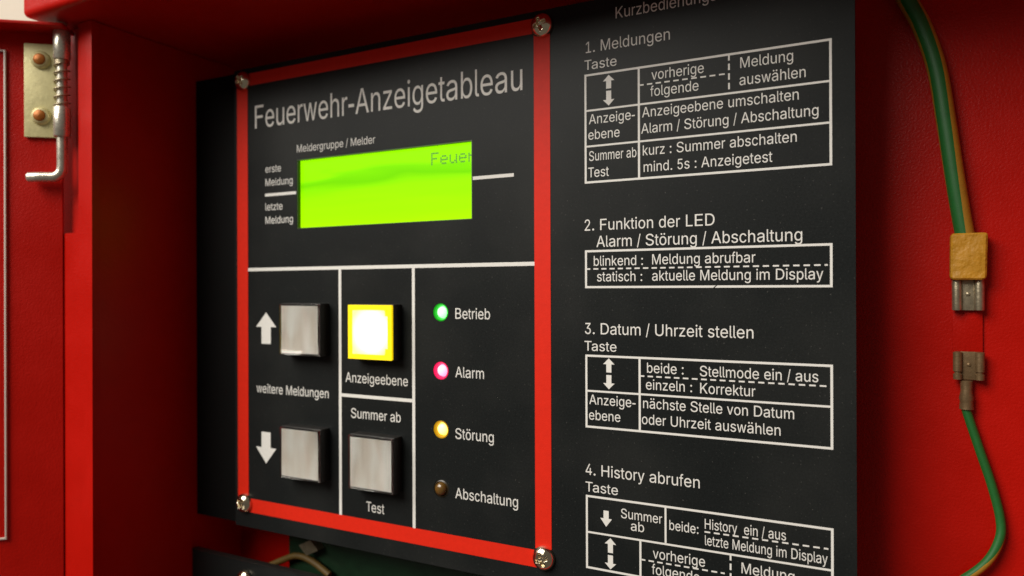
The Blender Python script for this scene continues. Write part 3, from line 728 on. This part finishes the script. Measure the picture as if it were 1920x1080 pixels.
def panel():
    t = thing('display_panel', 'black fire brigade display panel with red border, green screen and operating instructions', 'control panel', (-130, 0, -92))
    X0, X1, Z0, Z1 = -227.2, -7.9, -91.6, 85.3
    holes = [rect(-195.0, -119.6, 22.4, 48.1)] + [circ(LEDX - 0.35, z, 2.95) for _, z in LEDS]
    prism('face_plate', [rect(X0, X1, Z0, Z1)] + holes, 0, 2.4, PLATE, t)
    box('shade_strip', -252.35, -226.6, 2.6, 4.6, Z0, Z1, DEEPBLACK, t, 0.2)  # added black strip: the plate's dark left margin, shade put into its colour
    # red border strips
    for n, (a, b_, c, d) in enumerate([(-222.9, -94.6, 78.55, 83.2), (-222.9, -94.6, -85.7, -80.4), (-225.65, -220.0, -82.0, 80.6), (-97.4, -91.95, -82.0, 80.6)]):
        dp = 0.10 if n < 2 else 0.14
        box('border_strip', a, b_, -dp, -0.01, c, d, BORDER, t)
    # white rules of the operating field
    y = -0.05
    rules = [bar(-220.0, 7.7, -97.4, 7.7, 1.22), bar(-174.5, 7.1, -174.5, -80.4, 1.2), bar(-142.7, 7.1, -142.7, -80.4, 1.15),
             bar(-173.9, -37.6, -143.3, -37.6, 1.15), bar(-210.9, 35.85, -195.2, 35.85, 1.08), bar(-119.4, 35.6, -104.5, 35.6, 1.08)]
    for r_ in rules:
        sheet('rule', [r_], y, PRINT, t)
    sheet('arrow', [arrow(-210.6, -8.7, -20.6, 5.5, 5.25, 2.4)], y, PRINT, t, 'white printed arrow pointing up')
    sheet('arrow', [arrow(-210.8, -66.0, -54.1, 6.0, 5.25, 2.35)], y, PRINT, t, 'white printed arrow pointing down')
    # instruction tables
    w = 0.62
    L, Rr = -80.75, -13.25
    tabs = {}
    A = lambda zs: [arrow(-73.25 + zs[4], zs[0], zs[1], 1.75, 1.75, 0.78), arrow(-73.25 + zs[4], zs[3], zs[2], 1.75, 1.75, 0.78)]
    tabs['t1'] = sheet('instruction_table', frame(L, Rr, 31.15, 63.55, w) + [bar(L + w, 52.7, Rr - w, 52.7, 0.55), bar(L + w, 42.1, Rr - w, 42.1, 0.55),
        bar(-64.05, 31.7, -64.05, 63.0, 0.62)] + dashes(-63.7, 58.2, -39.9, 58.1, 0.42, first=1.1) + dashes(-38.8, 63.0, -38.8, 53.0, 0.48, 1.75, 0.85, 1.4)
        + A((62.5, 58.5, 57.85, 53.5, 0.1)), y, PRINT, t, 'white ruled table on operating the message keys')
    tabs['t2'] = sheet('instruction_table', frame(L, Rr, 0.1, 11.35, w) + dashes(L + w, 5.77, -14.4, 5.82, 0.42, first=1.05), y, PRINT, t,
        'white ruled table on the lamp meanings')
    tabs['t3'] = sheet('instruction_table', frame(L, Rr, -41.25, -19.6, w) + [bar(L + w, -30.33, Rr - w, -30.33, 0.55), bar(-64.1, -20.2, -64.1, -40.7, 0.62)]
        + dashes(-63.8, -25.1, -13.9, -25.15, 0.42, first=1.1) + A((-20.45, -24.6, -25.35, -29.5, -0.15)), y, PRINT, t,
        'white ruled table on setting date and time')
    tabs['t4'] = sheet('instruction_table', frame(L, Rr, -83.0, -61.25, w) + [bar(L + w, -72.2, Rr - w, -72.0, 0.55), bar(-56.7, -61.8, -56.7, -71.8, 0.55),
        bar(-64.05, -72.4, -64.05, -82.5, 0.6)] + dashes(-45.8, -67.0, -14.5, -66.65, 0.42) + dashes(-63.7, -77.65, -40.4, -77.5, 0.42, first=1.1)
        + dashes(-38.85, -72.3, -38.85, -82.4, 0.48, 1.75, 0.85, 1.4) + [arrow(-74.4, -69.85, -65.15, 2.4, 1.8, 0.8)] + A((-73.0, -77.3, -78.0, -82.1, 0.15)),
        y, PRINT, t, 'white ruled table on calling up the history')
    sheet('scratch', [bar(-43.1, 0.05, -42.3, 0.75, 0.22)], -0.09, DEEPBLACK, tabs['t2'])
    for g, s, xa, z, xb, k in TEXTS:
        text(s, xa, z, xb, CAPS[k], -0.075, PRINT, t if g == 'panel' else tabs[g])
    # green lcd behind its window
    d = mk('display', [(-197, 1.7, 20.5), (-117.5, 1.7, 20.5), (-117.5, 1.7, 50), (-197, 1.7, 50)], [(0, 1, 2, 3)], LCD, t, 'lit yellow-green character display')
    wd = 0.5
    prism('window_rim', [rect(-194.95, -119.65, 22.45, 48.05), rect(-194.95 + 0.35, -119.65 - 0.3, 22.45 + 0.25, 48.05 - 0.3)], 0.15, 1.6, LCDRIM, d)
    font = {'F': '11111 10000 10000 11110 10000 10000 10000', 'e': '00000 00000 01110 10001 11111 10000 01110',
            'u': '00000 00000 10001 10001 10001 10011 01101', 'r': '00000 00000 10110 11001 10000 10000 10000'}
    dots = []
    x = -136.45
    pw, ph = 0.60, 0.60
    for ch in 'Feuer':
        for j, row in enumerate(font[ch].split()):
            for i, bit in enumerate(row):
                if bit == '1':
                    a, c = x + i * pw, 45.55 - j * ph
                    if a < -117.8:
                        dots.append([rect(a, a + pw * 0.88, c - ph * 0.88, c)])
        x += 3.62
    sheet('lettering', dots, 1.62, LCDINK, d, 'dark dot matrix letters reading Feuer on the green display')
    # keys
    button(-189.0, -14.5, False, 'unlit milky key beside the printed up arrow', t)
    button(-157.1, -14.6, True, 'key glowing white and yellow above the word Anzeigeebene', t)
    button(-189.0, -59.3, False, 'unlit milky key beside the printed down arrow', t)
    button(-157.1, -59.4, False, 'unlit milky key between the words Summer ab and Test', t)
    # lamps
    nm = {'green': 'lit green lamp beside the word Betrieb', 'red': 'lit red lamp beside the word Alarm',
          'yellow': 'lit yellow lamp beside the word Störung', 'off': 'dark amber lamp beside the word Abschaltung'}
    for c, z in LEDS:
        rim, core = LEDM[c]
        x = LEDX - 0.35
        if c == 'off':
            l = lathe('led_lamp', [(2.9, 1.6), (2.9, 0.2), (2.45, -0.05), (2.3, 0.3), (2.3, 1.4)], (x, 0, z), rim, t, 32, nm[c])
            lathe('lens', [(2.25, 1.2), (2.25, 0.3), (2.0, -0.7), (1.5, -1.25), (0.8, -1.55), (0.0, -1.65)], (x, 0, z), core, l, 32)
        else:
            l = lathe('led_lamp', [(2.9, 2.2), (2.9, 0.1), (2.68, -0.12), (2.35, 0.2), (2.0, 1.7)], (x, 0, z), rim, t, 32, nm[c])
            lathe('lens', [(2.05, 2.1), (2.03, 1.4), (1.85, 0.85), (1.4, 0.45), (0.8, 0.2), (0.0, 0.12)], (x, 0, z), core, l, 32)
    # screws
    for (x, z, a, lb) in [(-94.5, 80.4, 0.30, 'upper right'), (-94.5, -82.3, 0.35, 'lower right'), (-222.0, -82.4, 0.9, 'lower left'), (-222.0, 80.5, 0.6, 'upper left')]:
        phillips_screw((x, -0.2, z), t, a, label='domed cross head screw at the ' + lb + ' corner of the red border')
    return t
panel()

# ------------------------------------------------------------------ the next device below, only its top edge shows
def lower_panel():
    t = thing('lower_panel', 'top edge of a second black panel below the display panel', 'control panel', (-130, 0, -200))
    box('face_plate', -252, -8, 0, 2.4, -200, -105.2, PLATE, t, 0.3)
    box('edge_trim', -252, -8, -0.25, 2.6, -105.15, -104.85, BLACKPL, t, 0.1)
    phillips_screw((-222.0, -0.2, -112.0), t, 0.4)
lower_panel()

def board():
    t = thing('circuit_board', 'green circuit board in the gap under the display panel', 'circuit board', (-190, 14, -150))
    box('board', -218, -120, 19, 20.6, -150, -96.5, PCB, t, 0.1)
    prism('terminal', [[(-209, -101.5), (-203, -98.6), (-199, -102), (-205, -105)]], 15.0, 18.9, TIN, t)
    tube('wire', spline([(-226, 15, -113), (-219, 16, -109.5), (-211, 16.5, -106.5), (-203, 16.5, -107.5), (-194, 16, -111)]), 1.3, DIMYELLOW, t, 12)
board()

# ------------------------------------------------------------------ earth cables on the right
def cables():
    Y, W = 24.2, 23.2
    t = thing('earth_cable', 'green and yellow earth cable coming from the top into a yellow sleeve', 'cable', (17, Y, -6))
    pts = spline([(-3, W - 3, 96), (3.1, W - 1, 80), (7.4, W, 70.7), (10.9, W, 58.9), (13.0, W, 44.6), (14.8, W, 30.5), (16.4, W + 0.2, 19.0), (17.6, W + 0.4, 11.5)], 8)
    def pick(i, k):
        return 1 if 12 <= k < 22 else 0
    tube('wire', pts, lambda q: 2.45 - 0.2 * q, [YELLOW, GREEN], t, 40, pick=pick, twist=lambda i: 0.0168 * i)
    # flattened heat shrink sleeve
    b = bmesh.new()
    add_box(b, 13.9, 22.0, W - 2.6, W + 2.6, 1.9, 14.2, 1.1, 3)
    for v in b.verts:
        k = (v.co.z - 1.9) / 12.3
        v.co.x += (v.co.x - 17.9) * 0.10 * (math.sin(k * 7) * 0.35 + k * 0.35 - 0.15) + 0.25 * k - 0.15
        v.co.y += 0.25 * math.sin(k * 9)
    mkb('sleeve', b, SLEEVE, t, smooth=True)
    receptacle(t, 17.9, Y, 1.9, -6.1, TIN)
    # painted earth tab welded to the cabinet wall
    c = bpy.data.objects['cabinet']
    box('earth_tab', 14.5, 21.3, Y + 1.0, Y + 1.5, -17.4, 0.0, RED, c, 0.15)
    box('tab_foot', 14.9, 20.9, Y + 1.4, 26.05, -12.5, -4.4, RED, c, 0.1)
    t2 = thing('earth_wire', 'thin green and yellow earth wire below, crimped to a flat brass terminal', 'cable', (17, Y, -32))
    receptacle(t2, 18.0, Y, -17.0, -24.4, DULLBRASS, True)
    lathe('crimp', [(1.2, 0), (1.7, 0.1), (1.55, 2.2), (1.75, 3.0), (1.35, 5.0), (1.5, 7.6), (1.0, 7.7)], (17.5, Y, -32.3), DULLBRASS, t2, 20, axis='z')
    pts = spline([(17.4, Y, -30.5), (17.6, Y, -33.0), (20.2, Y, -42.1), (23.1, Y, -52.0), (24.9, Y, -60.6), (24.5, Y - .5, -65.8), (21.6, Y - 1, -71.8), (16.0, Y - 1, -77.5), (8, Y, -84)], 8)
    def pick2(i, k):
        return 1 if k < 25 else 0
    tube('wire', pts, 1.12, [YELLOW, GREEN], t2, 40, pick=pick2, twist=lambda i: 1.1 + min(1.9, 0.12 * max(0, i - 33)))

def receptacle(t, cx, Y, z1, z0, m, ears=False):
    w = 3.65
    b = bmesh.new()
    add_box(b, cx - w + 0.7, cx + w - 0.7, Y - 0.35, Y + 0.5, z0, z1, 0.12)
    o = mkb('terminal', b, m, t, smooth=True)
    for s in (-1, 1):
        lathe('rolled_edge', [(0.6, 0), (1.15, 0.05), (1.2, 0.3), (1.2, z1 - z0 - 0.3), (1.15, z1 - z0 - 0.05), (0.6, z1 - z0)] if not ears else
              [(0.6, 0), (1.05, 0.05), (1.1, 1.4), (0.8, 1.6), (0.8, 2.0), (1.1, 2.2), (1.1, z1 - z0 - 0.2), (0.6, z1 - z0)],
              (cx + s * (w - 1.15), Y - 0.55, z0), m, o, 18, axis='z')
    lathe('dimple', [(0.55, -0.36), (0.45, -0.62), (0.0, -0.75)], (cx, Y, (z0 + z1) / 2 + 0.3), m, o, 14)
cables()
